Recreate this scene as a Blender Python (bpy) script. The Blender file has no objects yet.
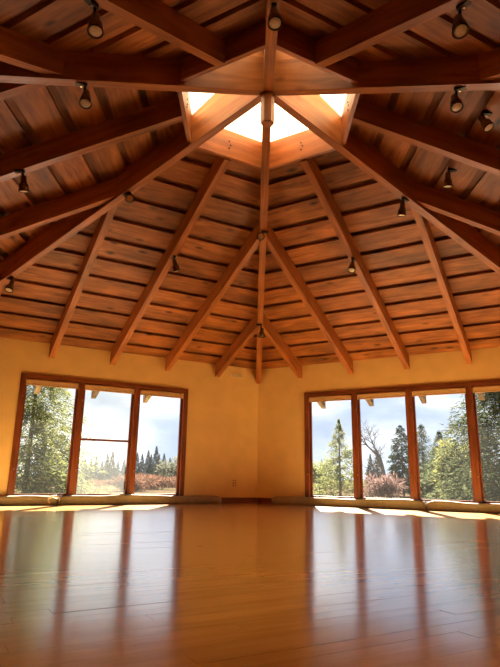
import bpy, math, random
from math import sin, cos, tan, pi, radians, atan, atan2, sqrt
from mathutils import Vector, Matrix
random.seed(7)
SC = bpy.context.scene
COL = SC.collection

# ------------------------------------------------------------------ camera
F_PX, YAW, PITCH, ROLL = 548.98, 0.0066, 0.2573, 0.0161
CAM = Vector((-0.1195, -5.254, 0.4844))
_r = Vector((cos(YAW), sin(YAW), 0)); _fh = Vector((-sin(YAW), cos(YAW), 0)); _z = Vector((0, 0, 1))
_f = _fh * cos(PITCH) + _z * sin(PITCH); _u = -_fh * sin(PITCH) + _z * cos(PITCH)
_r2 = _r * cos(ROLL) + _u * sin(ROLL); _u2 = -_r * sin(ROLL) + _u * cos(ROLL)
cam_d = bpy.data.cameras.new('camera'); cam = bpy.data.objects.new('camera', cam_d); COL.objects.link(cam)
cam.matrix_world = Matrix(((_r2.x, _u2.x, -_f.x, CAM.x), (_r2.y, _u2.y, -_f.y, CAM.y), (_r2.z, _u2.z, -_f.z, CAM.z), (0, 0, 0, 1)))
cam_d.sensor_fit = 'VERTICAL'; cam_d.sensor_height = 36.0; cam_d.lens = F_PX / 667 * 36
cam_d.clip_start = 0.02; cam_d.clip_end = 2000
SC.camera = cam
def ray(px, py):
    """direction of a photo pixel (500 x 667 frame)"""
    return (_f + _r2 * ((px - 250) / F_PX) + _u2 * ((333.5 - py) / F_PX)).normalized()

# ------------------------------------------------------------------ light
SUN_AZ, SUN_EL, SUN_E = radians(3.0), radians(33.5), 48.0
SKY = 1.15
SC.view_settings.view_transform = 'Standard'; SC.view_settings.look = 'None'
SC.view_settings.exposure = 0.58; SC.view_settings.gamma = 1.0; SC.view_settings.use_curve_mapping = False
SC.cycles.max_bounces = 14; SC.cycles.diffuse_bounces = 8; SC.cycles.glossy_bounces = 5
SC.cycles.transparent_max_bounces = 16; SC.cycles.transmission_bounces = 8
SC.cycles.sample_clamp_indirect = 12; SC.cycles.use_denoising = True
sun_d = bpy.data.lights.new('sun', 'SUN'); sun = bpy.data.objects.new('sun', sun_d); COL.objects.link(sun)
sun_d.energy = SUN_E; sun_d.angle = radians(0.6); sun_d.color = (1.0, 0.92, 0.78)
sd = Vector((sin(SUN_AZ) * cos(SUN_EL), cos(SUN_AZ) * cos(SUN_EL), sin(SUN_EL)))
sun.rotation_euler = sd.to_track_quat('Z', 'Y').to_euler(); sun.location = sd * 40

def N(nt, kind, **kw):
    n = nt.nodes.new(kind)
    for k, v in kw.items(): setattr(n, k, v)
    return n
def ramp(nt, stops):
    n = nt.nodes.new('ShaderNodeValToRGB'); e = n.color_ramp.elements
    while len(e) < len(stops): e.new(0.5)
    for el, (p, c) in zip(e, stops): el.position = p; el.color = (*c, 1) if len(c) == 3 else c
    return n
w = bpy.data.worlds.new('sky'); SC.world = w; w.use_nodes = True; nt = w.node_tree; nt.nodes.clear()
tc = N(nt, 'ShaderNodeTexCoord'); mp = N(nt, 'ShaderNodeMapping'); mp.inputs['Scale'].default_value = (2.2, 2.2, 6.5)
nz = N(nt, 'ShaderNodeTexNoise'); nz.inputs['Scale'].default_value = 1.3; nz.inputs['Detail'].default_value = 7; nz.inputs['Roughness'].default_value = 0.52
nz.inputs['Distortion'].default_value = 0.35
rp = ramp(nt, [(0.30, (0.30, 0.39, 0.53)), (0.46, (0.48, 0.56, 0.68)), (0.56, (0.74, 0.78, 0.83)), (0.66, (1.05, 1.05, 1.03))])
bg = N(nt, 'ShaderNodeBackground'); bg.inputs['Strength'].default_value = SKY; out = N(nt, 'ShaderNodeOutputWorld')
nt.links.new(tc.outputs['Generated'], mp.inputs['Vector']); nt.links.new(mp.outputs['Vector'], nz.inputs['Vector'])
nt.links.new(nz.outputs['Fac'], rp.inputs['Fac']); nt.links.new(rp.outputs['Color'], bg.inputs['Color']); nt.links.new(bg.outputs[0], out.inputs[0])

# ------------------------------------------------------------------ materials
def new_mat(name):
    m = bpy.data.materials.new(name); m.use_nodes = True; nt = m.node_tree
    return m, nt, nt.nodes['Principled BSDF'], nt.nodes['Material Output']
def mathn(nt, op, a, b=None, c=None):
    n = N(nt, 'ShaderNodeMath', operation=op)
    for i, v in enumerate((a, b, c)):
        if v is None: continue
        if isinstance(v, (int, float)): n.inputs[i].default_value = v
        else: nt.links.new(v, n.inputs[i])
    return n.outputs[0]
def wood(name, light, mid, dark, rough=0.55, stretch=14, scale=1.6, knots=0.6, var=(0.78, 1.15), island=False, bump=0.15, spec=0.4, blotch=0.74):
    m, nt, b, o = new_mat(name)
    tc = N(nt, 'ShaderNodeTexCoord'); oi = N(nt, 'ShaderNodeObjectInfo')
    rnd = oi.outputs['Random']
    if island:
        ge = N(nt, 'ShaderNodeNewGeometry')
        rnd = mathn(nt, 'FRACT', mathn(nt, 'ADD', rnd, ge.outputs['Random Per Island']))
    off = mathn(nt, 'MULTIPLY', rnd, 71.3)
    cb = N(nt, 'ShaderNodeCombineXYZ')
    for i in range(3): nt.links.new(off, cb.inputs[i])
    ad = N(nt, 'ShaderNodeVectorMath', operation='ADD'); nt.links.new(tc.outputs['Object'], ad.inputs[0]); nt.links.new(cb.outputs[0], ad.inputs[1])
    mp = N(nt, 'ShaderNodeMapping'); mp.inputs['Scale'].default_value = (1, stretch, stretch * 0.6); nt.links.new(ad.outputs[0], mp.inputs['Vector'])
    n1 = N(nt, 'ShaderNodeTexNoise'); n1.inputs['Scale'].default_value = scale; n1.inputs['Detail'].default_value = 6; n1.inputs['Distortion'].default_value = 0.9
    nt.links.new(mp.outputs[0], n1.inputs['Vector'])
    r1 = ramp(nt, [(0.28, dark), (0.48, mid), (0.68, light)]); nt.links.new(n1.outputs['Fac'], r1.inputs['Fac'])
    # blotches and knots
    mp2 = N(nt, 'ShaderNodeMapping'); mp2.inputs['Scale'].default_value = (1, 2.2, 2.2); nt.links.new(ad.outputs[0], mp2.inputs['Vector'])
    n2 = N(nt, 'ShaderNodeTexNoise'); n2.inputs['Scale'].default_value = 1.7; n2.inputs['Detail'].default_value = 3; nt.links.new(mp2.outputs[0], n2.inputs['Vector'])
    bl = N(nt, 'ShaderNodeMapRange'); bl.inputs['From Min'].default_value = 0.3; bl.inputs['From Max'].default_value = 0.7; bl.inputs['To Min'].default_value = blotch; bl.inputs['To Max'].default_value = 1.14
    nt.links.new(n2.outputs['Fac'], bl.inputs['Value'])
    vo = N(nt, 'ShaderNodeTexVoronoi'); vo.inputs['Scale'].default_value = 2.0; nt.links.new(mp2.outputs[0], vo.inputs['Vector'])
    kn = N(nt, 'ShaderNodeMapRange'); kn.inputs['From Min'].default_value = 0.05; kn.inputs['From Max'].default_value = 0.19
    kn.inputs['To Min'].default_value = 1 - knots; kn.inputs['To Max'].default_value = 1.0
    nt.links.new(vo.outputs['Distance'], kn.inputs['Value'])
    vr = N(nt, 'ShaderNodeMapRange'); vr.inputs['To Min'].default_value = var[0]; vr.inputs['To Max'].default_value = var[1]
    nt.links.new(mathn(nt, 'FRACT', mathn(nt, 'MULTIPLY', rnd, 7.77)), vr.inputs['Value'])
    k = mathn(nt, 'MULTIPLY', mathn(nt, 'MULTIPLY', bl.outputs[0], kn.outputs[0]), vr.outputs[0])
    vm = N(nt, 'ShaderNodeVectorMath', operation='SCALE'); nt.links.new(r1.outputs['Color'], vm.inputs[0]); nt.links.new(k, vm.inputs['Scale'])
    nt.links.new(vm.outputs[0], b.inputs['Base Color'])
    b.inputs['Roughness'].default_value = rough; b.inputs['Specular IOR Level'].default_value = spec
    if bump:
        bp = N(nt, 'ShaderNodeBump'); bp.inputs['Strength'].default_value = bump; bp.inputs['Distance'].default_value = 0.01
        nt.links.new(n1.outputs['Fac'], bp.inputs['Height']); nt.links.new(bp.outputs[0], b.inputs['Normal'])
    return m
def plain(name, col, rough=0.5, metal=0.0, noise=0.0, nscale=8, spec=0.5, bump=0.0):
    m, nt, b, o = new_mat(name)
    b.inputs['Roughness'].default_value = rough; b.inputs['Metallic'].default_value = metal; b.inputs['Specular IOR Level'].default_value = spec
    tc = N(nt, 'ShaderNodeTexCoord'); n = N(nt, 'ShaderNodeTexNoise'); n.inputs['Scale'].default_value = nscale; n.inputs['Detail'].default_value = 5
    nt.links.new(tc.outputs['Object'], n.inputs['Vector'])
    lo = tuple(c * (1 - noise) for c in col); hi = tuple(min(1, c * (1 + noise)) for c in col)
    r = ramp(nt, [(0.3, lo), (0.7, hi)]); nt.links.new(n.outputs['Fac'], r.inputs['Fac']); nt.links.new(r.outputs[0], b.inputs['Base Color'])
    if bump:
        bp = N(nt, 'ShaderNodeBump'); bp.inputs['Strength'].default_value = bump; bp.inputs['Distance'].default_value = 0.01
        nt.links.new(n.outputs['Fac'], bp.inputs['Height']); nt.links.new(bp.outputs[0], b.inputs['Normal'])
    return m
def glass(name, haze=0.0, refl=1.0, tint=(1, 1, 1)):
    m, nt, b, o = new_mat(name); nt.nodes.remove(b)
    tr = N(nt, 'ShaderNodeBsdfTransparent'); tr.inputs[0].default_value = (*tint, 1)
    gl = N(nt, 'ShaderNodeBsdfGlossy'); gl.inputs['Roughness'].default_value = 0.02
    ge = N(nt, 'ShaderNodeNewGeometry'); dt = N(nt, 'ShaderNodeVectorMath', operation='DOT_PRODUCT'); nt.links.new(ge.outputs['Normal'], dt.inputs[0]); nt.links.new(ge.outputs['Incoming'], dt.inputs[1])
    om = mathn(nt, 'SUBTRACT', 1.0, mathn(nt, 'ABSOLUTE', dt.outputs['Value']))
    sch = mathn(nt, 'ADD', 0.035, mathn(nt, 'MULTIPLY', 0.965, mathn(nt, 'POWER', om, 5.0)))
    mx = N(nt, 'ShaderNodeMixShader'); nt.links.new(mathn(nt, 'MULTIPLY', sch, refl), mx.inputs[0]); nt.links.new(tr.outputs[0], mx.inputs[1]); nt.links.new(gl.outputs[0], mx.inputs[2])
    last = mx.outputs[0]
    if haze:  # washed-out bloom over the view, mixed into the pane as a veil
        df = N(nt, 'ShaderNodeBsdfTranslucent'); df.inputs[0].default_value = (0.9, 0.92, 0.9, 1)
        m2 = N(nt, 'ShaderNodeMixShader'); m2.inputs[0].default_value = haze
        nt.links.new(last, m2.inputs[1]); nt.links.new(df.outputs[0], m2.inputs[2]); last = m2.outputs[0]
    nt.links.new(last, o.inputs[0]); return m
def leaf(name, ca, cb, trans=0.45, nscale=1.2):
    m, nt, b, o = new_mat(name); nt.nodes.remove(b)
    ge = N(nt, 'ShaderNodeNewGeometry'); r = ramp(nt, [(0.0, ca), (1.0, cb)]); nt.links.new(ge.outputs['Random Per Island'], r.inputs[0])
    d = N(nt, 'ShaderNodeBsdfDiffuse'); t = N(nt, 'ShaderNodeBsdfTranslucent'); x = N(nt, 'ShaderNodeMixShader'); x.inputs[0].default_value = trans
    nt.links.new(r.outputs[0], d.inputs[0]); nt.links.new(r.outputs[0], t.inputs[0]); nt.links.new(d.outputs[0], x.inputs[1]); nt.links.new(t.outputs[0], x.inputs[2])
    nt.links.new(x.outputs[0], o.inputs[0]); return m

M = {}
M['plank'] = wood('fir_plank', (0.53, 0.205, 0.050), (0.41, 0.142, 0.031), (0.23, 0.072, 0.015), rough=0.5, stretch=10, scale=1.5, knots=0.8, var=(0.74, 1.18), blotch=0.5)
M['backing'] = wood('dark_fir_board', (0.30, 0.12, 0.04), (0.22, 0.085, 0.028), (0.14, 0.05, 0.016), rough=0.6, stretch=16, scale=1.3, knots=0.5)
M['beam'] = wood('fir_beam', (0.50, 0.188, 0.050), (0.40, 0.138, 0.033), (0.26, 0.082, 0.019), rough=0.45, stretch=18, scale=1.1, knots=0.35, var=(0.88, 1.1))
M['trimwood'] = wood('window_fir', (0.27, 0.080, 0.026), (0.21, 0.058, 0.018), (0.13, 0.034, 0.011), rough=0.4, stretch=18, scale=1.5, knots=0.25, var=(0.9, 1.1))
M['floor'] = wood('maple_board', (0.70, 0.42, 0.150), (0.66, 0.38, 0.130), (0.60, 0.335, 0.105), rough=0.17, stretch=16, scale=1.3, knots=0.0, blotch=0.9, var=(0.94, 1.04), island=True, bump=0.02, spec=1.0)
M['floor'].node_tree.nodes['Principled BSDF'].inputs['Coat Weight'].default_value = 0.5
M['floor'].node_tree.nodes['Principled BSDF'].inputs['Coat Roughness'].default_value = 0.14
M['wall'] = plain('gold_paint', (0.92, 0.66, 0.26), rough=0.7, noise=0.05, nscale=3, bump=0.05)
M['tail'] = wood('weathered_fir', (0.34, 0.27, 0.18), (0.28, 0.22, 0.15), (0.20, 0.15, 0.10), rough=0.8, stretch=18, knots=0.3)
M['deck'] = plain('roof_deck', (0.10, 0.07, 0.05), rough=0.9, noise=0.2)
M['ext'] = plain('outside_siding', (0.35, 0.25, 0.17), rough=0.8, noise=0.2)
M['bolster'] = plain('beige_cloth', (0.36, 0.30, 0.17), rough=0.9, noise=0.12, nscale=14, bump=0.3)
M['blind'] = plain('cream_blind', (0.72, 0.50, 0.25), rough=0.8, noise=0.06, nscale=20)
M['black'] = plain('black_metal', (0.018, 0.014, 0.011), rough=0.35, noise=0.3, spec=0.5)
M['bronze'] = plain('bronze_housing', (0.20, 0.115, 0.05), rough=0.35, metal=0.6, noise=0.25, nscale=30)
M['chrome'] = plain('chrome_screw', (0.75, 0.72, 0.68), rough=0.2, metal=1.0, noise=0.05)
M['lens'] = plain('lamp_lens', (0.90, 0.84, 0.62), rough=0.25, noise=0.15, nscale=40)
M['ivory'] = plain('ivory_plate', (0.95, 0.80, 0.50), rough=0.4, noise=0.04)
M['outlet'] = plain('tan_plate', (0.62, 0.30, 0.08), rough=0.45, noise=0.04)
M['slot'] = plain('dark_slot', (0.02, 0.012, 0.008), rough=0.6)
M['glass'] = glass('clear_glass', haze=0.0022)
M['screen'] = glass('hazy_glass', haze=0.018, tint=(0.93, 0.93, 0.90))  # haze mixed into the glass in place of an insect screen
m, nt, b, o = new_mat('milky_skylight'); nt.nodes.remove(b)
t_ = N(nt, 'ShaderNodeBsdfTranslucent'); t_.inputs[0].default_value = (0.74, 0.66, 0.52, 1)
t2 = N(nt, 'ShaderNodeBsdfTransparent'); t2.inputs[0].default_value = (0.95, 0.95, 0.95, 1)
x_ = N(nt, 'ShaderNodeMixShader'); x_.inputs[0].default_value = 0.04
nt.links.new(t_.outputs[0], x_.inputs[1]); nt.links.new(t2.outputs[0], x_.inputs[2]); nt.links.new(x_.outputs[0], o.inputs[0]); M['milky'] = m

# ------------------------------------------------------------------ helpers
def link(o): COL.objects.link(o); return o
def tag(o, label=None, cat=None, group=None, kind=None):
    if label: o['label'] = label
    if cat: o['category'] = cat
    if group: o['group'] = group
    if kind: o['kind'] = kind
    return o
def empty(name, loc=(0, 0, 0), rot=None):
    o = bpy.data.objects.new(name, None); o.empty_display_size = 0.1; o.location = loc
    if rot is not None: o.rotation_euler = rot
    return link(o)
def meshobj(name, verts, faces, mat, parent=None, mw=None, smooth=False):
    me = bpy.data.meshes.new(name); me.from_pydata([tuple(v) for v in verts], [], faces); me.validate()
    if isinstance(mat, (list, tuple)):
        for q in mat: me.materials.append(q)
    else: me.materials.append(mat)
    if smooth:
        for p in me.polygons: p.use_smooth = True
    o = bpy.data.objects.new(name, me); link(o)
    if parent is not None: o.parent = parent; o.matrix_parent_inverse = WM(parent).inverted()
    if mw is not None: o.matrix_basis = mw
    return o
_wm = {}
def WM(o):
    """world matrix without a depsgraph update"""
    mb = o.matrix_basis.copy()
    return mb if o.parent is None else WM(o.parent) @ o.matrix_parent_inverse @ mb
def clip(poly, a, b, c):
    """keep the side a*x + b*y <= c of a convex polygon"""
    res = []
    for i in range(len(poly)):
        p, q = poly[i], poly[(i + 1) % len(poly)]
        dp, dq = a * p[0] + b * p[1] - c, a * q[0] + b * q[1] - c
        if dp <= 1e-9: res.append(p)
        if (dp < -1e-9 and dq > 1e-9) or (dp > 1e-9 and dq < -1e-9):
            t = dp / (dp - dq); res.append((p[0] + (q[0] - p[0]) * t, p[1] + (q[1] - p[1]) * t))
    return res
def prism_data(poly, z0, z1):
    n = len(poly)
    v = [(x, y, z0) for x, y in poly] + [(x, y, z1) for x, y in poly]
    f = [tuple(range(n))[::-1], tuple(range(n, 2 * n))] + [(i, (i + 1) % n, n + (i + 1) % n, n + i) for i in range(n)]
    return v, f
def prism(name, poly, z0, z1, mat, parent=None, mw=None):
    v, f = prism_data(poly, z0, z1); return meshobj(name, v, f, mat, parent, mw)
def frame_m(origin, x, y, z):
    return Matrix(((x[0], y[0], z[0], origin[0]), (x[1], y[1], z[1], origin[1]), (x[2], y[2], z[2], origin[2]), (0, 0, 0, 1)))
class MB:
    def __init__(s): s.v = []; s.f = []
    def add(s, v, f, mw=None):
        o = len(s.v); s.v += [tuple(mw @ Vector(p)) if mw else tuple(p) for p in v]; s.f += [tuple(i + o for i in q) for q in f]; return s
    def box(s, x0, x1, y0, y1, z0, z1, mw=None):
        v, f = prism_data([(x0, y0), (x1, y0), (x1, y1), (x0, y1)], z0, z1); return s.add(v, f, mw)
    def bevbox(s, x0, x1, y0, y1, z0, z1, r=0.006, mw=None):
        v, f = prism_data([(x0 + r, y0), (x1 - r, y0), (x1, y0 + r), (x1, y1 - r), (x1 - r, y1), (x0 + r, y1), (x0, y1 - r), (x0, y0 + r)], z0, z1); return s.add(v, f, mw)
    def lathe(s, prof, n=20, mw=None, caps=True):
        """profile of (radius, z); closed with fans"""
        v = []; f = []
        for r, z in prof: v += [(r * cos(2 * pi * i / n), r * sin(2 * pi * i / n), z) for i in range(n)]
        for k in range(len(prof) - 1):
            for i in range(n): f.append((k * n + i, k * n + (i + 1) % n, (k + 1) * n + (i + 1) % n, (k + 1) * n + i))
        if caps: f.append(tuple(range(n))[::-1]); f.append(tuple(range((len(prof) - 1) * n, len(prof) * n)))
        return s.add(v, f, mw)
    def tube(s, pts, rad, n=8, mw=None):
        v = []; f = []
        for k, p in enumerate(pts):
            p = Vector(p); d = (Vector(pts[min(k + 1, len(pts) - 1)]) - Vector(pts[max(k - 1, 0)])).normalized()
            a = d.orthogonal().normalized() if k == 0 else (a - d * a.dot(d)).normalized(); c = d.cross(a)
            r = rad[k] if isinstance(rad, (list, tuple)) else rad
            v += [p + (a * cos(2 * pi * i / n) + c * sin(2 * pi * i / n)) * r for i in range(n)]
        for k in range(len(pts) - 1):
            for i in range(n): f.append((k * n + i, k * n + (i + 1) % n, (k + 1) * n + (i + 1) % n, (k + 1) * n + i))
        f.append(tuple(range(n))[::-1]); f.append(tuple(range((len(pts) - 1) * n, len(pts) * n)))
        return s.add(v, f, mw)
    def build(s, name, mat, parent=None, mw=None, smooth=False): return meshobj(name, s.v, s.f, mat, parent, mw, smooth)

# ------------------------------------------------------------------ the hexagonal hall
R = 6.3; A = R * cos(pi / 6); WT = 0.16
ZB, SL, RA, ZH = 2.4709, 0.4077, 0.8956, 2.42        # rafter bottom at the wall, roof slope, skylight apothem, hip bottom at the corner
DEPV = 0.26; PHI = atan(SL); CP, SP = cos(PHI), sin(PHI); DEP = DEPV * CP
OVER = 1.2
T30 = tan(pi / 6)
SIDES = ['back_left', 'left', 'front_left', 'front_right', 'right', 'back_right']      # wall k runs from corner k to corner k+1
SAYS = ['back-left', 'left', 'front-left', 'front-right', 'right', 'back-right']
def face(k):
    am = radians(90 + 60 * k + 30); o = Vector((cos(am), sin(am), 0)); t = Vector((-sin(am), cos(am), 0))
    return o, -o, t
def slope_frame(k, w=0.0, zoff=0.0):
    """x along the eave, y up the slope, z outward normal; origin over the wall line at inward distance w"""
    o, n, t = face(k); s = Vector((n.x * CP, n.y * CP, SP)); nn = t.cross(s)
    p = o * A + n * w + Vector((0, 0, ZB + SL * w + zoff / CP))
    return frame_m(p, t, s, nn)

# ---- floor of maple boards, parallel to the back-left wall
hexagon = [(R * cos(radians(90 + 60 * k)), R * sin(radians(90 + 60 * k))) for k in range(6)]
hexout = [((R + 0.2) * cos(radians(90 + 60 * k)), (R + 0.2) * sin(radians(90 + 60 * k))) for k in range(6)]
floor = tag(prism('floor', hexout, -0.30, -0.022, M['deck']), 'glossy golden-brown maple board floor of the hall', 'floor', kind='structure')
o0, n0, t0 = face(0)
bm_ = frame_m((0, 0, 0), t0, n0, Vector((0, 0, 1)))
if bm_.to_3x3().determinant() < 0: bm_ = frame_m((0, 0, 0), -t0, n0, Vector((0, 0, 1)))
bi = bm_.inverted()
hex_l = [tuple((bi @ Vector((x, y, 0)))[:2]) for x, y in hexagon]
cen = (sum(p[0] for p in hex_l), sum(p[1] for p in hex_l))
if sum(hex_l[i][0] * hex_l[(i + 1) % 6][1] - hex_l[(i + 1) % 6][0] * hex_l[i][1] for i in range(6)) < 0: hex_l = hex_l[::-1]
def hexclip(poly):
    for i in range(6):
        (x0, y0), (x1, y1) = hex_l[i], hex_l[(i + 1) % 6]
        a, b_ = (y1 - y0), -(x1 - x0); poly = clip(poly, a, b_, a * x0 + b_ * y0)
        if len(poly) < 3: return []
    return poly
BW = 0.0829; boards = []
rf = random.Random(3)
nrow = int(2 * A / BW) + 2
for i in range(nrow):
    y0 = -A + i * BW; x = -R - rf.random() * 1.8
    while x < R:
        ln = rf.uniform(1.2, 2.4)
        pl = hexclip([(x + 0.0005, y0 + 0.0005), (x + ln - 0.0005, y0 + 0.0005), (x + ln - 0.0005, y0 + BW - 0.0005), (x + 0.0005, y0 + BW - 0.0005)])
        if len(pl) >= 3:
            cx = sum(p[0] for p in pl) / len(pl); cy = sum(p[1] for p in pl) / len(pl); wp = bm_ @ Vector((cx, cy, 0))
            boards.append((pl, cx, cy, wp))
        x += ln
def inview(wp):
    d = wp - CAM; dep = d.dot(_f)
    if dep < 0.3: return 99
    u = 250 + F_PX * d.dot(_r2) / dep; v = 333.5 - F_PX * d.dot(_u2) / dep
    return d.length if (-60 < u < 560 and v < 760) else 50 + d.length
boards.sort(key=lambda b: inview(b[3]))
stuff = MB()
for j, (pl, cx, cy, wp) in enumerate(boards):
    tx, ty = rf.gauss(0, 0.0011), rf.gauss(0, 0.0004)
    def top(x, y): return (x - 0) , y
    v, f = prism_data([(x - cx, y - cy) for x, y in pl], -0.022, 0.0)
    nn = len(pl)
    v = [(x, y, z + ((y * tx + x * ty) * 1.0 if k >= nn else 0)) for k, (x, y, z) in enumerate(v)]
    mw = bm_ @ Matrix.Translation((cx, cy, 0))
    if j < 290: meshobj('floor_board', v, f, M['floor'], floor, mw)
    else: stuff.add([(x + cx, y + cy, z) for x, y, z in v], f)
tag(stuff.build('floor_boards_far', M['floor'], floor, bm_), kind='stuff')

# ---- walls with window openings: t measured from the wall's centre
WIN = {0: (-1.523, 1.561, 3), 5: (-2.087, 2.073, 4)}
WIN[0] = (-1.542, 1.542, 3); WIN[5] = (-2.08, 2.08, 4)
ZS, ZT = 0.10, 2.1586
walls = {}
def wall_frame(k):
    """x along the wall (corner k to k+1), y outward, z up; origin at the foot of the inner face"""
    o, n, t = face(k); return frame_m(o * A, -t, o, Vector((0, 0, 1)))
for k in range(6):
    a, b_, nb = WIN.get(k, (0, 0, 0)); m_ = MB()
    ZW = ZB + DEPV - 0.002
    def piece(x0, x1, z0, z1, e0=0, e1=0):
        """e0/e1: mitre at the corner; sloped top under the roof when z1 is None"""
        xi0, xi1, xo0, xo1 = x0, x1, x0 - e0 * WT * T30, x1 + e1 * WT * T30
        zi, zo = (z1, z1) if z1 is not None else (ZW, ZW - SL * WT)
        v = [(xi0, 0, z0), (xi1, 0, z0), (xo1, WT, z0), (xo0, WT, z0), (xi0, 0, zi), (xi1, 0, zi), (xo1, WT, zo), (xo0, WT, zo)]
        m_.add(v, [(3, 2, 1, 0), (4, 5, 6, 7), (0, 1, 5, 4), (1, 2, 6, 5), (2, 3, 7, 6), (3, 0, 4, 7)])
    a, b_ = -b_, -a
    piece(-R / 2, a, -0.02, None, 1, 0); piece(b_, R / 2, -0.02, None, 0, 1)
    if nb: piece(a, b_, -0.02, ZS); piece(a, b_, ZT, None)
    walls[k] = tag(m_.build('wall_' + SIDES[k], M['wall'], None, wall_frame(k)), 'golden-yellow plaster wall on the %s side%s' % (SAYS[k], ' with a three-bay window' if k == 0 else ' with a four-bay window' if nb else ' of the hall'), 'wall', kind='structure')

# ---- windows
wcount = 0
for k in (0, 5):
    a, b_, nb = WIN[k]; wcount += 1; WF = wall_frame(k)
    W = empty('window_%d' % wcount); W.matrix_basis = WF
    tag(W, {0: 'three-bay red-brown wood window left of the room corner, hazy middle bay', 5: 'four-bay red-brown wood window right of the room corner'}.get(k, 'four-bay wood window in the %s wall' % SAYS[k]), 'window', kind='structure')
    y0, y1 = -0.022, WT + 0.01; fw = 0.085
    I = Matrix.Identity(4)
    def part(name, bx, mat, par=W):
        m_ = MB(); m_.bevbox(*bx, r=0.004 if name != 'pane' else 0.001); c = ((bx[0] + bx[1]) / 2, (bx[2] + bx[3]) / 2, (bx[4] + bx[5]) / 2)
        # vertical members get their grain along z, horizontal ones along x
        if bx[5] - bx[4] > bx[1] - bx[0]:
            Rm = Matrix(((0, 0, -1), (0, 1, 0), (1, 0, 0))).to_4x4()
        else: Rm = Matrix.Identity(4)
        mw = WF @ Matrix.Translation(c) @ Rm; iv = mw.inverted() @ WF
        m_.v = [tuple(iv @ Vector(p)) for p in m_.v]
        return m_.build(name, mat, par, mw)
    part('frame_jamb', (a, a + fw, y0, y1, ZS, ZT), M['trimwood']); part('frame_jamb', (b_ - fw, b_, y0, y1, ZS, ZT), M['trimwood'])
    part('frame_head', (a + fw, b_ - fw, y0, y1, ZT - 0.075, ZT), M['trimwood'])
    part('frame_sill', (a + fw, b_ - fw, y0 - 0.02, y1 + 0.03, ZS, ZS + 0.045), M['trimwood'])
    bw = (b_ - a) / nb; zlo, zhi = ZS + 0.045, ZT - 0.075
    for i in range(1, nb):
        x = a + bw * i; part('mullion', (x - 0.05, x + 0.05, y0, y1, zlo, zhi), M['trimwood'])
    for i in range(nb):
        x0 = a + bw * i + (fw if i == 0 else 0.05); x1 = a + bw * (i + 1) - (fw if i == nb - 1 else 0.05)
        st = 0.035
        mid = (k == 0 and i == 1)
        part('sash_stile', (x0, x0 + st, 0.05, 0.095, zlo, zhi), M['trimwood']); part('sash_stile', (x1 - st, x1, 0.05, 0.095, zlo, zhi), M['trimwood'])
        part('sash_rail', (x0 + st, x1 - st, 0.05, 0.095, zhi - 0.03, zhi), M['trimwood']); part('sash_rail', (x0 + st, x1 - st, 0.05, 0.095, zlo, zlo + 0.03), M['trimwood'])
        if mid:
            zm = 1.10
            part('meeting_rail', (x0 + st, x1 - st, 0.055, 0.09, zm - 0.018, zm + 0.018), M['trimwood'])
            part('pane', (x0 + st, x1 - st, 0.070, 0.074, zlo + 0.03, zm - 0.018), M['screen']); part('pane', (x0 + st, x1 - st, 0.070, 0.074, zm + 0.018, zhi - 0.03), M['screen'])
        else:
            part('pane', (x0 + st, x1 - st, 0.070, 0.074, zlo + 0.03, zhi - 0.03), M['glass'])
        if k in (0, 5):     # little bright catches on the stiles
            for zc in (0.55, 1.75): part('catch', (x0 - 0.028, x0 - 0.012, y0 - 0.008, y0, zc, zc + 0.035), M['chrome'])
        if k in (0, 5):
            names0 = ['beside the tall near fir', 'over the hazy middle pane', 'over the red-brown thicket']
            names5 = ['over the small spired fir', 'over the bare tree', 'over the yellow-green tree', 'over the drooping fir boughs at the far end']
            where = (names0[::-1] if False else names0)[i] if k == 0 else names5[::1][i]
            B = empty('roller_blind'); B.matrix_basis = WF @ Matrix.Translation(((x0 + x1) / 2, 0.03, zhi))
            hw = (x1 - x0) / 2 - 0.004
            tube_ = MB().lathe([(0.02, -hw + .001), (0.028, -hw + .003), (0.028, hw - .003), (0.02, hw - .001)], 14, Matrix.Translation((0, 0, -0.032)) @ Matrix.Rotation(pi / 2, 4, 'Y'))
            mwB = WM(B); tube_.build('roll', M['blind'], B, mwB, True)
            MB().bevbox(-hw + .004, hw - .004, -0.031, -0.027, -0.105, -0.03, 0.001).build('fabric_strip', M['blind'], B, mwB)
            MB().bevbox(-hw + .004, hw - .004, -0.036, -0.024, -0.120, -0.105, 0.002).build('bottom_bar', M['blind'], B, mwB)
            tag(B, 'cream rolled-up blind at the window head ' + where, 'blind', 'rolled-up window blinds')

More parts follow.
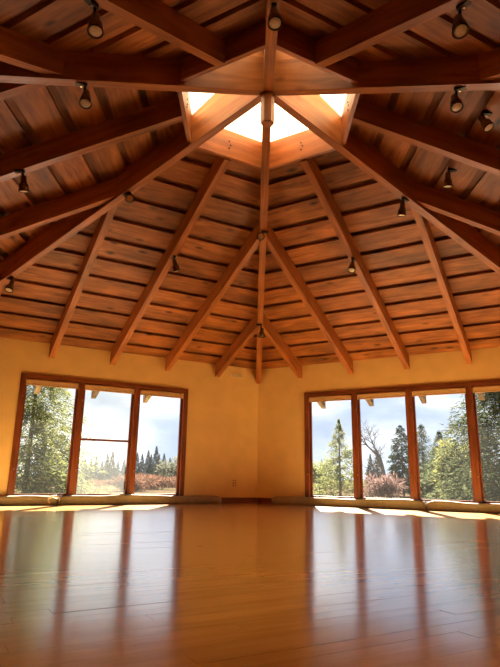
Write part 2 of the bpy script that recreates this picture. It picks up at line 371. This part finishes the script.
# ---- roof: six faces of spaced fir planks with darker boards in the gaps, on rafters
PITCHW = 0.385; LINE0 = 0.27; GAP = 0.088; TH = 0.045
WMAX = A - RA
def half(w): return (A - w) * T30
rr = random.Random(11)
RSP = R / 6 * 1.0327
rafters = {}
for k in range(6):
    SF = slope_frame(k, 0.0, DEP)                     # plank plane
    def facepoly(w0, w1, x0=-99, x1=99, inset=0.052 / cos(pi / 6)):
        """strip between inward distances w0..w1 in local plank coordinates, mitred at the hips"""
        p = [(-half(w0) + inset, w0 / CP), (half(w0) - inset, w0 / CP), (half(w1) - inset, w1 / CP), (-half(w1) + inset, w1 / CP)]
        p = clip(p, 1, 0, x1); return clip(p, -1, 0, -x0) if len(p) > 2 else p
    deck = prism('ceiling', facepoly(-OVER - 0.06, WMAX - 0.005, inset=-0.03), TH * 2 + 0.001, TH * 2 + 0.05, M['deck'], None, SF)
    tag(deck, 'sloping fir plank ceiling over the %s wall' % SAYS[k], 'ceiling', kind='structure')
    ks = list(range(-3, 13)); g = GAP * CP
    for r_i in ks:
        wl, wh = LINE0 + PITCHW * r_i, LINE0 + PITCHW * (r_i + 1)
        lo, hi = wl + g / 2, wh - g / 2
        lo_c, hi_c = max(lo, -OVER), min(hi, WMAX - 0.047)
        if hi_c - lo_c > 0.03:
            # plank row split over rafters
            cuts = [-99]; pos = [(i - 3) * RSP for i in range(1, 6)]
            c = rr.randint(0, 2)
            while c < 5: cuts.append(pos[c]); c += rr.randint(2, 3)
            cuts.append(99)
            for c0, c1 in zip(cuts, cuts[1:]):
                p = facepoly(lo_c, hi_c, c0 + 0.002, c1 - 0.002)
                if len(p) < 3: continue
                mx = sum(q[0] for q in p) / len(p); my = sum(q[1] for q in p) / len(p); dz = rr.uniform(0, 0.004)
                prism('plank', [(q[0] - mx, q[1] - my) for q in p], dz * 0, TH, M['plank'], deck, SF @ Matrix.Translation((mx, my, dz)))
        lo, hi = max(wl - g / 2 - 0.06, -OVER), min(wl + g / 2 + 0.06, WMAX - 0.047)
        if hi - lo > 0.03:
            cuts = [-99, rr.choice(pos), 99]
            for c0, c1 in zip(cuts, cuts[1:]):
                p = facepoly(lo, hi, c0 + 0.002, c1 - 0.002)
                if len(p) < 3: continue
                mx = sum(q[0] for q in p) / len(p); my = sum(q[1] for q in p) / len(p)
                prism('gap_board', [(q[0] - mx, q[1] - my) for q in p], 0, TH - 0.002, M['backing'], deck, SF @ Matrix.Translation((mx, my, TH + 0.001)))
    # rafters, cut against the hips
    RF = slope_frame(k, 0.0, 0.0); RW = 0.046
    HB = 0.052
    for i in range(1, 6):
        x = (i - 3) * RSP
        poly = [(x - RW, -OVER / CP), (x + RW, -OVER / CP), (x + RW, (WMAX - 0.046) / CP), (x - RW, (WMAX - 0.046) / CP)]
        hh = HB / cos(pi / 6)
        for s in (1, -1):      # |x| <= (A - w)*T30 - hh
            poly = clip(poly, s, T30 * CP, A * T30 - hh)
        y0 = -OVER / CP
        # local x along the slope for the grain
        mw = RF @ Matrix.Translation((x, 0, 0)) @ Matrix.Rotation(pi / 2, 4, 'Z')
        iv = Matrix.Rotation(-pi / 2, 4, 'Z') @ Matrix.Translation((-x, 0, 0))
        pl = [tuple((iv @ Vector((q[0], q[1], 0)))[:2]) for q in poly]
        v, f = prism_data(pl, 0, DEP - 0.001)      # plumb end cuts
        v = [(x_ + (z_ * tan(PHI)), y_, z_) for x_, y_, z_ in v]
        xs = [q[0] for q in v[:len(pl)]]; cut = (-WT) / CP
        tail = MB().box(-OVER / CP, cut - 0.001, -RW, RW, 0, DEP - 0.001)
        tail.v = [(x_ + (z_ * tan(PHI)), y_, z_) for x_, y_, z_ in tail.v]
        v = [(max(x_ - z_ * tan(PHI), cut) + z_ * tan(PHI), y_, z_) for x_, y_, z_ in v]
        ra_ = meshobj('rafter', v, f, M['beam'], deck, mw)
        tail.build('rafter_tail', M['tail'], ra_, mw)

# ---- hips
SH = SL * cos(pi / 6); PH = atan(SH); RC = RA / cos(pi / 6)
HIPD = ZB + DEPV - ZH + 0.088
def hip_z(r): return ZH + SH * (R - r)
TOPZ_C, TOPZ_A = ZB + SL * WMAX + 0.375, 5.20
DIRS = ['back corner', 'back-left corner', 'front-left corner', 'front corner', 'front-right corner', 'back-right corner']
for k in range(6):
    an = radians(90 + 60 * k); d = Vector((cos(an), sin(an), 0)); perp = Vector((-sin(an), cos(an), 0))
    ax = (-d * cos(PH) + Vector((0, 0, sin(PH)))).normalized(); up = Vector((d.x * sin(PH), d.y * sin(PH), cos(PH)))
    og = d * R + Vector((0, 0, ZH)); mw = frame_m(og, ax, up.cross(ax), up); iv = mw.inverted()
    def pl(r, z): return iv @ (d * r + Vector((0, 0, z)))
    def vprism(pts, hwid, name, mat, par):
        vv = []
        for s in (-1, 1):
            for r, z in pts: q = pl(r, z); vv.append((q.x, q.y + s * hwid, q.z))
        n = len(pts); ff = [tuple(range(n)), tuple(range(n, 2 * n))[::-1]] + [((i + 1) % n, i, n + i, n + (i + 1) % n) for i in range(n)]
        return meshobj(name, vv, ff, mat, par, mw)
    ro = R + OVER / cos(pi / 6)
    H = vprism([(ro, hip_z(ro)), (0.08, hip_z(0.08)), (0.08, hip_z(0.08) + HIPD - 0.002), (ro, hip_z(ro) + HIPD - 0.002)], 0.05, 'hip_beam', M['beam'], None)
    tag(H, 'deep fir hip beam running from the %s up to the central post' % DIRS[k], 'beam', kind='structure')
    zc_ = HIPD + 0.012
    vprism([(ro, hip_z(ro) + zc_), (RC + .05, hip_z(RC + .05) + zc_), (RC + .05, hip_z(RC + .05) + zc_ + .07), (ro, hip_z(ro) + zc_ + .07)], 0.09, 'hip_leak_cap', M['deck'], H)  # unseen cap added over the hip to stop light leaking in
    vprism([(RC - 0.03, hip_z(RC - 0.03) + HIPD), (0.08, hip_z(0.08) + HIPD), (0.08, TOPZ_A), (RC - 0.03, TOPZ_C)], 0.048, 'upper_board', M['beam'], H)

# ---- hexagonal king post
KP = MB().lathe([(0.066, 4.2466), (0.076, 4.256), (0.076, TOPZ_A)], 6, Matrix.Rotation(pi / 6 * 0, 4, 'Z'))
iv = Matrix.Rotation(pi / 2, 4, 'Y')
kp = KP.build('king_post', M['beam'], None, None)
kp.data.transform(Matrix.Rotation(-pi / 2, 4, 'Y')); kp.matrix_basis = Matrix.Rotation(pi / 2, 4, 'Y')
tag(kp, 'short hexagonal wood post hanging where all hip beams meet', 'post', kind='structure')

# ---- skylight: curb boards and milky panes
SKL = empty('window_3', (0, 0, ZB + SL * WMAX)); tag(SKL, 'hexagonal skylight at the peak of the ceiling with white panes', 'skylight', kind='structure')
for k in range(6):
    o, n, t = face(k); zc = ZB + SL * WMAX
    og = o * RA + Vector((0, 0, zc)); mw = frame_m(og, -t, o, Vector((0, 0, 1)))
    hw = RA * T30 - 0.055
    v = [(-hw, 0, 0), (hw, 0, 0), (hw + .025, .045, 0), (-hw - .025, .045, 0), (-hw, 0, .377), (hw, 0, .377), (hw + .025, .045, .377), (-hw - .025, .045, .377)]
    cb = meshobj('curb_board', v, [(3, 2, 1, 0), (4, 5, 6, 7), (0, 1, 5, 4), (1, 2, 6, 5), (2, 3, 7, 6), (3, 0, 4, 7)], M['beam'], SKL, mw)
    for j in range(3):
        MB().lathe([(0.011, 0), (0.011, 0.006), (0.006, 0.009)], 8).build('bolt', M['black'], cb, mw @ Matrix.Translation((0.02 * ((j % 2) - .5), 0, 0.12 + 0.05 * j)) @ Matrix.Rotation(pi / 2, 4, 'X'))
    # pane: triangle from curb top to apex
    a1 = radians(90 + 60 * k); a2 = radians(90 + 60 * (k + 1)); rc = RC + 0.06
    P = [Vector((rc * cos(a1), rc * sin(a1), TOPZ_C + 0.0)), Vector((rc * cos(a2), rc * sin(a2), TOPZ_C + 0.0)), Vector((0, 0, TOPZ_A + 0.03))]
    nrm = (P[1] - P[0]).cross(P[2] - P[0]).normalized() * 0.008
    if nrm.z < 0: nrm = -nrm
    nrm0 = Vector((0, 0, 0.003))
    meshobj('pane', [p + nrm0 for p in P] + [p + nrm0 + nrm for p in P], [(0, 2, 1), (3, 4, 5), (0, 1, 4, 3), (1, 2, 5, 4), (2, 0, 3, 5)], M['milky'], SKL)

# ---- wall trim: baseboard pieces in the back corner, outlet, ivory plate
def on_wall(k, px, py):
    """x along wall, z of a pixel on the inner wall plane"""
    WF = wall_frame(k); d = ray(px, py); o = face(k)[0]; t = (A - CAM.dot(o)) / d.dot(o); q = WF.inverted() @ (CAM + d * t); return q.x, q.z
xb, _ = on_wall(0, 218.5, 500); xe = R / 2
side0 = 1 if on_wall(0, 250, 450)[0] > on_wall(0, 200, 450)[0] else -1
def baseboard(name, k, xa, xc, label, h=0.105):
    m_ = MB(); x0, x1 = min(xa, xc), max(xa, xc)
    v, f = prism_data([(-0.018, 0.0), (0.0, 0.0), (0.0, h), (-0.012, h), (-0.018, h - 0.008)], x0, x1)
    m_.v = [(z, x, y) for x, y, z in v]; m_.f = f
    return tag(m_.build(name, M['trimwood'], None, wall_frame(k)), label, 'baseboard', kind='structure')
xa0, _ = on_wall(0, 218.5, 500); xa5, _ = on_wall(5, 274.5, 500)
c0 = R / 2 * (1 if xa0 > 0 else -1); c5 = R / 2 * (1 if xa5 > 0 else -1)
baseboard('baseboard_back_left', 0, xa0, c0 - 0.012 * (1 if c0 > 0 else -1), 'short red-brown wood baseboard left of the room corner')
baseboard('baseboard_back_right', 5, xa5, c5 - 0.012 * (1 if c5 > 0 else -1), 'short red-brown wood baseboard right of the room corner')
x, z = on_wall(0, 234.3, 483); mw = wall_frame(0) @ Matrix.Translation((x, 0, z))
pl_ = MB().bevbox(-0.037, 0.037, -0.007, 0, -0.06, 0.06, 0.003).build('power_outlet', M['outlet'], None, mw); tag(pl_, 'small tan power outlet low on the wall near the corner', 'outlet')
for s in (-1, 1): MB().bevbox(-0.017, 0.017, -0.0095, -0.007, s * 0.026 - 0.014, s * 0.026 + 0.014, 0.004).build('socket', M['ivory'], pl_, mw)
x, z = on_wall(0, 236.5, 375.6); mw = wall_frame(0) @ Matrix.Translation((x, 0, z))
vp = MB().bevbox(-0.125, 0.125, -0.02, 0, -0.034, 0.034, 0.004).build('wall_plate', M['ivory'], None, mw); tag(vp, 'narrow ivory plate high on the wall under the rafters', 'plate')
MB().bevbox(-0.11, 0.11, -0.0215, -0.02, -0.028, -0.024, 0.0005).build('slot', M['slot'], vp, mw)

# ---- long beige rolls on the floor along the foot of the window walls
def bolster(k, xa, xb_, label, seed, h=0.155, dpt=0.15, tie=None):
    rb = random.Random(seed); n = max(10, int(abs(xb_ - xa) / 0.07)); S = 14; v = []; f = []
    x0, x1 = min(xa, xb_), max(xa, xb_); ph = [rb.uniform(0, 6.28) for _ in range(6)]
    for i in range(n + 1):
        x = x0 + (x1 - x0) * i / n; e = min(1, min(i, n - i) / 1.5 * 0.5 + 0.55)
        wob = 0.010 * sin(x * 1.9 + ph[0]) + 0.007 * sin(x * 4.3 + ph[1]) + 0.004 * sin(x * 9 + ph[2])
        hh, dd = (h + wob) * (0.5 + 0.5 * e), dpt * (0.6 + 0.4 * e); yc = -0.105 + 0.008 * sin(x * 1.3 + ph[3])
        for j in range(S):
            a = 2 * pi * (j + .5) / S; c, s_ = cos(a), sin(a)
            sx = abs(c) ** 0.55 * (1 if c > 0 else -1); sz = abs(s_) ** 0.55 * (1 if s_ > 0 else -1)
            v.append((x, yc + sx * dd / 2, max(0.0015, hh / 2 + sz * hh / 2)))
    for i in range(n):
        for j in range(S): f.append((i * S + j, (i + 1) * S + j, (i + 1) * S + (j + 1) % S, i * S + (j + 1) % S))
    f.append(tuple(range(S))); f.append(tuple(range(n * S, (n + 1) * S))[::-1])
    o = meshobj('floor_bolster', v, f, M['bolster'], None, wall_frame(k), True)
    tag(o, label, 'bolster', 'beige rolls along the window walls')
    if tie is not None:
        pts = [(tie + 0.09 * cos(t) - 0.02, -0.19 + 0.01 * sin(2 * t), 0.085 + 0.065 * sin(t)) for t in [i * 0.45 - 0.4 for i in range(11)]]
        MB().tube(pts, 0.013, 8).build('tie_cord', M['ivory'], o, wall_frame(k), True)
    return o
xj, _ = on_wall(0, 56, 498); sg = 1 if xa0 > 0 else -1
bolster(0, xa0 - 0.02 * sg, xj + 0.01 * sg, 'beige rolled bolster below the window, from its hazy middle bay to the baseboard', 1)
bolster(0, xj - 0.01 * sg, -sg * (R / 2 - 0.15), 'beige rolled bolster below the tall near fir, with a pale cord loop at its end', 2, tie=xj - 0.05 * sg)
xj5, _ = on_wall(5, 428, 502); sg5 = 1 if xa5 > 0 else -1
bolster(5, xa5 - 0.02 * sg5, xj5 + 0.01 * sg5, 'long beige rolled bolster below the spired fir and the bare tree', 3)
bolster(5, xj5 - 0.01 * sg5, -sg5 * (R / 2 - 0.15), 'beige rolled bolster below the yellow-green tree and drooping fir boughs', 4)

# ---- spotlights
def rafter_plane(k, px, py, off=0.0):
    o, n, t = face(k); d = ray(px, py)
    # plane: z = ZB + SL*(A - p.o) + off
    t_ = (ZB + off + SL * (A - CAM.dot(o)) - CAM.z) / (d.z + SL * d.dot(o)); return CAM + d * t_
def hip_point(k, px, py):
    """point on the hip's bottom line nearest to the pixel's ray"""
    an = radians(90 + 60 * k); d = Vector((cos(an), sin(an), 0)); a = d * R + Vector((0, 0, ZH)); u = (-d * R + Vector((0, 0, SH * R))).normalized()
    v = ray(px, py); w0 = a - CAM; bq = u.dot(v); dq = u.dot(w0); e = v.dot(w0)
    s = (bq * e - dq) / (1 - bq * bq); return a + u * s
def spot(M0, along, aim, label, stem=0.05, size=0.95):
    """M0: attachment point under wood; along: bracket direction; aim: where the lamp points"""
    root = empty('spotlight', M0); tag(root, label, 'spotlight', 'track spotlights under the ceiling')
    al = Vector(along).normalized(); zz = Vector((0, 0, 1)); yy = zz.cross(al).normalized(); al = yy.cross(zz)
    bw = frame_m(M0, al, yy, zz)
    MB().bevbox(-0.075, 0.03, -0.022, 0.022, -0.032, 0.0, 0.006).build('mount_bracket', M['black'], root, bw)
    MB().lathe([(0.008, 0), (0.008, 0.012)], 10).build('screw', M['chrome'], root, bw @ Matrix.Translation((-0.02, 0, -0.044)))
    MB().tube([(0.012, 0, -0.03), (0.014, 0, -0.045 - stem * .4), (0.03, 0, -0.05 - stem)], 0.012, 10).build('arm', M['black'], root, bw, True)
    piv = bw @ Vector((0.03, 0, -0.05 - stem)); am = Vector(aim).normalized(); xx = am.orthogonal().normalized()
    hw = frame_m(piv, xx, am.cross(xx), am) @ Matrix.Scale(size, 4)
    body = MB().lathe([(0.022, -0.03), (0.033, -0.022), (0.035, 0.035), (0.037, 0.055), (0.053, 0.072), (0.056, 0.15), (0.050, 0.15), (0.048, 0.135)], 24, hw)
    hb = MB(); hb.v, hb.f = body.v, body.f; iv = hw.inverted(); hb.v = [tuple(iv @ Vector(p)) for p in hb.v]
    ho = hb.build('housing', M['bronze'], root, hw, True)
    MB().lathe([(0.057, 0.138), (0.0595, 0.141), (0.0595, 0.151), (0.0565, 0.153), (0.0505, 0.1505)], 24, None, False).build('rim', M['black'], ho, hw, True)
    MB().lathe([(0.049, 0.1355), (0.047, 0.143), (0.030, 0.149), (0.010, 0.151)], 24).build('lens', M['lens'], ho, hw, True)
    return root
X, Y = Vector((1, 0, 0)), Vector((0, 1, 0))
def fdir(k): return face(k)[0]
def hdir(k): a = radians(90 + 60 * k); return Vector((cos(a), sin(a), 0))
spot(rafter_plane(2, 94, 3), fdir(2) * -1, (0.10, -0.15, -1), 'spotlight on the middle rafter left of the front hip beam')
spot(hip_point(2, 84, 86), -hdir(2), (0.12, -0.30, -1), 'spotlight under the front-left hip beam')
spot(rafter_plane(1, 22, 170), -fdir(1), (0.03, 0.25, -1), 'spotlight under the middle rafter of the left ceiling slope')
spot(hip_point(1, 9, 274), -hdir(1), (-0.02, -0.45, -1), 'spotlight low on the back-left hip beam')
spot(hip_point(1, 129, 193), -hdir(1), (0.22, -1, -0.45), 'spotlight high on the back-left hip beam, lens facing out')
spot(rafter_plane(0, 174, 256), -fdir(0), (0.25, 0.25, -1), 'spotlight on the middle rafter of the back-left ceiling slope')
spot(hip_point(0, 261.5, 231), -X, (-0.05, -1, -0.35), 'spotlight high on the back hip beam between the second jack rafters')
spot(hip_point(0, 259, 324), X, (-0.06, 0.35, -1), 'spotlight low on the back hip beam between the shortest jack rafters')
spot(rafter_plane(5, 353, 258), -fdir(5), (-0.22, -0.45, -1), 'spotlight on the middle rafter of the back-right ceiling slope')
spot(hip_point(5, 403, 199), -hdir(5), (-0.08, 0.2, -1), 'spotlight on the back-right hip beam')
spot(rafter_plane(4, 450, 169, DEPV), -fdir(4), (-0.03, 0.2, -1), 'spotlight on the planks of the right slope, nearer the back-right hip beam', 0.03)
spot(hip_point(4, 457, 90), hdir(4) * -1, (-0.06, -0.35, -1), 'spotlight under the front-right hip beam')
spot(rafter_plane(4, 484, 112, DEPV), -fdir(4), (0.35, -0.3, -1), 'tilted spotlight on the planks of the right slope, nearer the front-right hip beam', 0.03)
spot(rafter_plane(3, 461, 5), fdir(3) * -1, (-0.10, -0.3, -1), 'spotlight on the middle rafter right of the front hip beam')
spot(hip_point(3, 275.5, 5), hdir(3), (0.06, -0.25, -1), 'spotlight under the front hip beam')

# ------------------------------------------------------------------ outside
GZ = -0.45
m, nt, b, o = new_mat('dry_field'); tc = N(nt, 'ShaderNodeTexCoord'); n = N(nt, 'ShaderNodeTexNoise'); n.inputs['Scale'].default_value = 0.35; n.inputs['Detail'].default_value = 8
r = ramp(nt, [(0.3, (0.035, 0.035, 0.016)), (0.5, (0.06, 0.044, 0.027)), (0.7, (0.085, 0.058, 0.04))]); nt.links.new(tc.outputs['Object'], n.inputs['Vector']); nt.links.new(n.outputs['Fac'], r.inputs[0]); nt.links.new(r.outputs[0], b.inputs['Base Color']); b.inputs['Roughness'].default_value = 1.0; b.inputs['Specular IOR Level'].default_value = 0.0
M['field'] = m
gr = prism('ground', [(-500, -300), (500, -300), (500, 600), (-500, 600)], GZ - 0.2, GZ, M['field']); tag(gr, 'dry tan field around the building', 'ground', kind='structure')
M['bark'] = plain('bark', (0.07, 0.05, 0.04), rough=0.95, noise=0.4, nscale=12)
M['greybark'] = plain('grey_bark', (0.12, 0.10, 0.085), rough=0.95, noise=0.3, nscale=12)
M['fir_light_green'] = leaf('light_green_fir_needles', (0.060, 0.076, 0.028), (0.185, 0.185, 0.070), 0.5)  # yellow-green needle colour of the lighter firs
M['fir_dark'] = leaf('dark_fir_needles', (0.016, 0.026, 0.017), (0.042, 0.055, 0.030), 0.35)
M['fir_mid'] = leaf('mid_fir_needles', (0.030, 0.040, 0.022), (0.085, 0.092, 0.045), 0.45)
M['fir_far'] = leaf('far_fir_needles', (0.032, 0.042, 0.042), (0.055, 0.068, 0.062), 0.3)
M['yellow'] = leaf('yellow_green_leaves', (0.07, 0.078, 0.022), (0.20, 0.19, 0.062), 0.55)
M['rust'] = leaf('rust_twigs', (0.065, 0.032, 0.022), (0.155, 0.085, 0.055), 0.4)
M['pink'] = leaf('pinkish_twigs', (0.085, 0.048, 0.042), (0.19, 0.12, 0.10), 0.4)
M['pale'] = leaf('pale_leaves', (0.06, 0.064, 0.042), (0.13, 0.13, 0.09), 0.45)
def leaf_tri(v, f, p, d, ln, wd, rg):
    s = d.cross(Vector((rg.gauss(0, 1), rg.gauss(0, 1), rg.gauss(0, 1)))).normalized() * wd
    o = len(v); v += [p - s * .5, p + s * .5, p + d * ln]; f.append((o, o + 1, o + 2))
def at(px, dist):
    d = ray(px, 478); h = Vector((d.x, d.y, 0)).normalized(); return Vector((CAM.x, CAM.y, 0)) + h * dist
def height_at(py, px, dist):
    d = ray(px, py); return CAM.z + dist * d.z / sqrt(d.x * d.x + d.y * d.y)
def fir_mesh(seed, H, Rm, levels, nb, per, ln, wd, droop=0.25, base=0.06, shape=1.0):
    rg = random.Random(seed); v = []; f = []; bm2 = MB()
    for i in range(levels):
        u = base + (1 - base) * (i + rg.random() * .5) / levels; z = H * u; rad = Rm * (1 - u) ** shape * rg.uniform(.8, 1.12) + 0.008 * Rm
        for j in range(nb):
            a = rg.uniform(0, 2 * pi); L = rad * rg.uniform(.65, 1.1); dr = droop * rg.uniform(.4, 1.5)
            dv = Vector((cos(a), sin(a), 0)); sv = Vector((-sin(a), cos(a), 0))
            for q in range(per):
                s = sqrt((q + rg.random()) / per); p = dv * (L * s) + Vector((0, 0, z - dr * L * s * s + 0.12 * L * s)) + sv * rg.gauss(0, 0.10 * L * (1.1 - s) + .02) + Vector((0, 0, rg.gauss(0, .03 * Rm)))
                dd = (dv * rg.uniform(.2, 1) + sv * rg.gauss(0, .7) + Vector((0, 0, rg.uniform(-.7, .25)))).normalized()
                tf = .3 + .7 * (1 - u); leaf_tri(v, f, p, dd, ln * tf * rg.uniform(.6, 1.3), wd * tf * rg.uniform(.6, 1.3), rg)
    return v, f
def mesh_data(name, v, f, mat):
    me = bpy.data.meshes.new(name); me.from_pydata([tuple(p) for p in v], [], f); me.materials.append(mat); return me
def child_mesh(name, me, parent):
    o = bpy.data.objects.new(name, me); link(o); o.parent = parent; return o
def fir(px, dist, top, Rm, mat, label, seed, levels=30, nb=7, per=26, ln=.32, wd=.10, name='fir_tree', group=None, **kw):
    p = at(px, dist); H = height_at(top, px, dist) - GZ; root = empty(name, (p.x, p.y, GZ)); tag(root, label, 'tree', group)
    v, f = fir_mesh(seed, H, Rm, levels, nb, per, ln, wd, **kw); fo = child_mesh('foliage', mesh_data('foliage', v, f, mat), root); fo['kind'] = 'stuff'
    tr = MB(); tr.tube([(0, 0, -0.05), (0, 0, H * .5), (0, 0, H * .97)], [H * .018, H * .011, H * .002], 8)
    child_mesh('trunk', mesh_data('trunk', tr.v, tr.f, M['bark']), root)
    return root
def bush(px, dist, top, rx, mat, label, seed, cnt=2200, ln=.22, wd=.08, name='shrub', cat='shrub', stems=6, group=None, low=0.0):
    rg = random.Random(seed); p = at(px, dist); H = height_at(top, px, dist) - GZ; root = empty(name, (p.x, p.y, GZ)); tag(root, label, cat, group)
    v = []; f = []; blobs = [(Vector((rg.uniform(-.6, .6) * rx, rg.uniform(-.6, .6) * rx, H * rg.uniform(.3 + low, .72))), rg.uniform(.28, .45)) for _ in range(14)]
    for _ in range(cnt):
        c, s = rg.choice(blobs); d = Vector((rg.gauss(0, 1), rg.gauss(0, 1), rg.gauss(0, 1))).normalized(); rr_ = rg.random() ** .45
        q = c + Vector((d.x * rx * s * rr_, d.y * rx * s * rr_, d.z * H * s * .8 * rr_)); q.z = max(0.02, q.z)
        leaf_tri(v, f, q, (d + Vector((0, 0, rg.uniform(-.3, .6)))).normalized(), ln * rg.uniform(.6, 1.3), wd * rg.uniform(.6, 1.3), rg)
    fo = child_mesh('foliage', mesh_data('foliage', v, f, mat), root); fo['kind'] = 'stuff'
    for c, s in blobs[:stems]:
        tr = MB(); tr.tube([(c.x * .1, c.y * .1, -0.03), (c.x * .6, c.y * .6, c.z * .6), tuple(c)], [H * .02, H * .014, H * .004], 6)
        child_mesh('stem', mesh_data('stem', tr.v, tr.f, M['bark']), root)
    return root
# seen through the three-bay window
fir(26, 19, 330, 3.0, M['fir_light_green'], 'tall near fir with yellow-green drooping boughs outside the three-bay window', 21, levels=54, nb=9, per=95, ln=.22, wd=.045, droop=.5, shape=.7)
rg = random.Random(5)
far_me = [fir_mesh(60 + i, 10.0, 2.3, 40, 8, 12, .7, .22, shape=1.0) for i in range(3)]
far_md = [mesh_data('foliage', v, f, M['fir_far']) for v, f in far_me]
ftr = MB(); ftr.tube([(0, 0, -0.05), (0, 0, 5), (0, 0, 9.6)], [.2, .12, .02], 6); ftr_me = mesh_data('trunk', ftr.v, ftr.f, M['bark'])
for i, px in enumerate([84, 90, 95, 101, 106, 111, 117, 123, 129, 136, 141, 147, 150, 158, 155, 163, 169, 176, 183, 312, 322, 371, 378, 425, 436]):
    dist = (104, 122, 141)[i % 3] + rg.uniform(-5, 5); top = (449 if 140 < px < 160 else 455) + rg.uniform(-5, 6); H = height_at(top, px, dist) - GZ; p = at(px, dist)
    root = empty('distant_fir', (p.x, p.y, GZ)); root.scale = (H / 10 * 1.15,) * 2 + (H / 10,); root.rotation_euler.z = rg.uniform(0, 6)
    tag(root, 'dark distant treeline fir ' + ('seen through the hazy middle bay' if px < 130 else 'behind the red-brown thicket' if px < 200 else 'beyond the small spired fir' if px < 330 else 'behind the bare tree' if px < 400 else 'behind the mid-green firs'), 'tree', 'distant treeline firs')
    fo = child_mesh('foliage', far_md[i % 3], root); fo['kind'] = 'stuff'; child_mesh('trunk', ftr_me, root)
for i, (px, top, rx) in enumerate([(136, 477, 1.6), (147, 475, 1.8), (160, 476, 2.0), (172, 477, 1.8)]):
    bush(px, 37 + (0, 10, 5, 15)[i], top, rx, M['rust'], 'red-brown leafless shrub in the thicket outside the three-bay window', 80 + i, cnt=2600, ln=.26, wd=.05, group='red-brown thicket shrubs')
bush(176, 56, 457, 2.2, M['pale'], 'pale leafy shrub rising behind the red-brown thicket', 90, cnt=2400, ln=.3, wd=.12)
for i, (px, top, rx) in enumerate([(88, 483, 2.0), (104, 481, 2.2), (121, 482, 2.0)]):
    bush(px, 54 + i * 6, top, rx, M['rust'], 'low tawny shrub seen through the hazy middle bay', 95 + i, cnt=1800, ln=.26, wd=.05, group='low tawny shrubs')
# seen through the four-bay window
fir(340, 30, 419, 2.0, M['fir_light_green'], 'small light-green fir with a thin spire outside the four-bay window', 31, levels=34, nb=8, per=34, ln=.22, wd=.05, shape=1.15, droop=.15)
bush(320, 36, 456, 1.3, M['fir_light_green'], 'light-green bush left of the small spired fir', 32, cnt=2600, ln=.2, wd=.07)
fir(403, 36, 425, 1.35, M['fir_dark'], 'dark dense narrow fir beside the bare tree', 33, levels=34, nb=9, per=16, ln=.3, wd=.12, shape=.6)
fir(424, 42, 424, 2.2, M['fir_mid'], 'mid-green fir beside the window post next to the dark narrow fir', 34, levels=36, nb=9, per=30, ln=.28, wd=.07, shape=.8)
fir(442, 33, 431, 1.6, M['fir_mid'], 'pointed mid-green fir behind the yellow-green tree', 41, levels=34, nb=9, per=30, ln=.24, wd=.06, shape=.8)
bush(381, 26, 474, 1.0, M['pink'], 'pinkish leafless shrub below the bare tree', 35, cnt=2400, ln=.22, wd=.04)
bush(461, 23, 441, 1.1, M['yellow'], 'bushy yellow-green tree outside the four-bay window', 36, cnt=7000, ln=.15, wd=.05, name='leafy_tree', cat='tree')
bush(440, 27.5, 462, 1.0, M['fir_mid'], 'dark green bush beside the yellow-green tree', 39, cnt=3000, ln=.2, wd=.08)
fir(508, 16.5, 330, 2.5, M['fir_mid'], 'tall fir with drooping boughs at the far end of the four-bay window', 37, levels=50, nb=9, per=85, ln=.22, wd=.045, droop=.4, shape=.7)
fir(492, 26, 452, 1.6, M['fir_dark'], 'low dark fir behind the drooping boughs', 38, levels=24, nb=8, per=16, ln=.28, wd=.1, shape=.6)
# bare tree
def bare_tree(px, dist, top, label):
    rg = random.Random(17); p = at(px, dist); H = height_at(top, px, dist) - GZ; root = empty('bare_tree', (p.x, p.y, GZ)); tag(root, label, 'tree')
    tr = MB(); tw = MB(); tips = []
    def grow(a, d, L, r, lv):
        n = 5; pts = [a]; rs = [r]
        for i in range(n):
            d = (d + Vector((rg.gauss(0, .13), rg.gauss(0, .13), rg.gauss(0.02, .08)))).normalized(); a = a + d * (L / n); pts.append(a); rs.append(r * (1 - .5 * (i + 1) / n))
        (tr if lv < 2 else tw).tube(pts, rs, 6 if lv < 2 else 3)
        if lv >= 5: return
        for _ in range(4 if lv < 3 else 3):
            q = pts[rg.randint(2, n)]; nd = (d + Vector((rg.gauss(0, .7), rg.gauss(0, .7), rg.gauss(.05, .35)))).normalized(); grow(q, nd, L * rg.uniform(.5, .75), max(.005, r * .5), lv + 1)
    grow(Vector((0, 0, -0.05)), Vector((0.05, 0, 1)), H * .40, H * .028, 0)
    mx = max(q[2] for q in tw.v); k = H / mx
    tr.v = [(x, y, z * k) for x, y, z in tr.v]; tw.v = [(x, y, z * k) for x, y, z in tw.v]
    child_mesh('trunk', mesh_data('trunk', tr.v, tr.f, M['greybark']), root)
    t = child_mesh('twigs', mesh_data('twigs', tw.v, tw.f, M['greybark']), root); t['kind'] = 'stuff'
bare_tree(388, 33, 416, 'bare grey tree with spreading twigs outside the four-bay window')
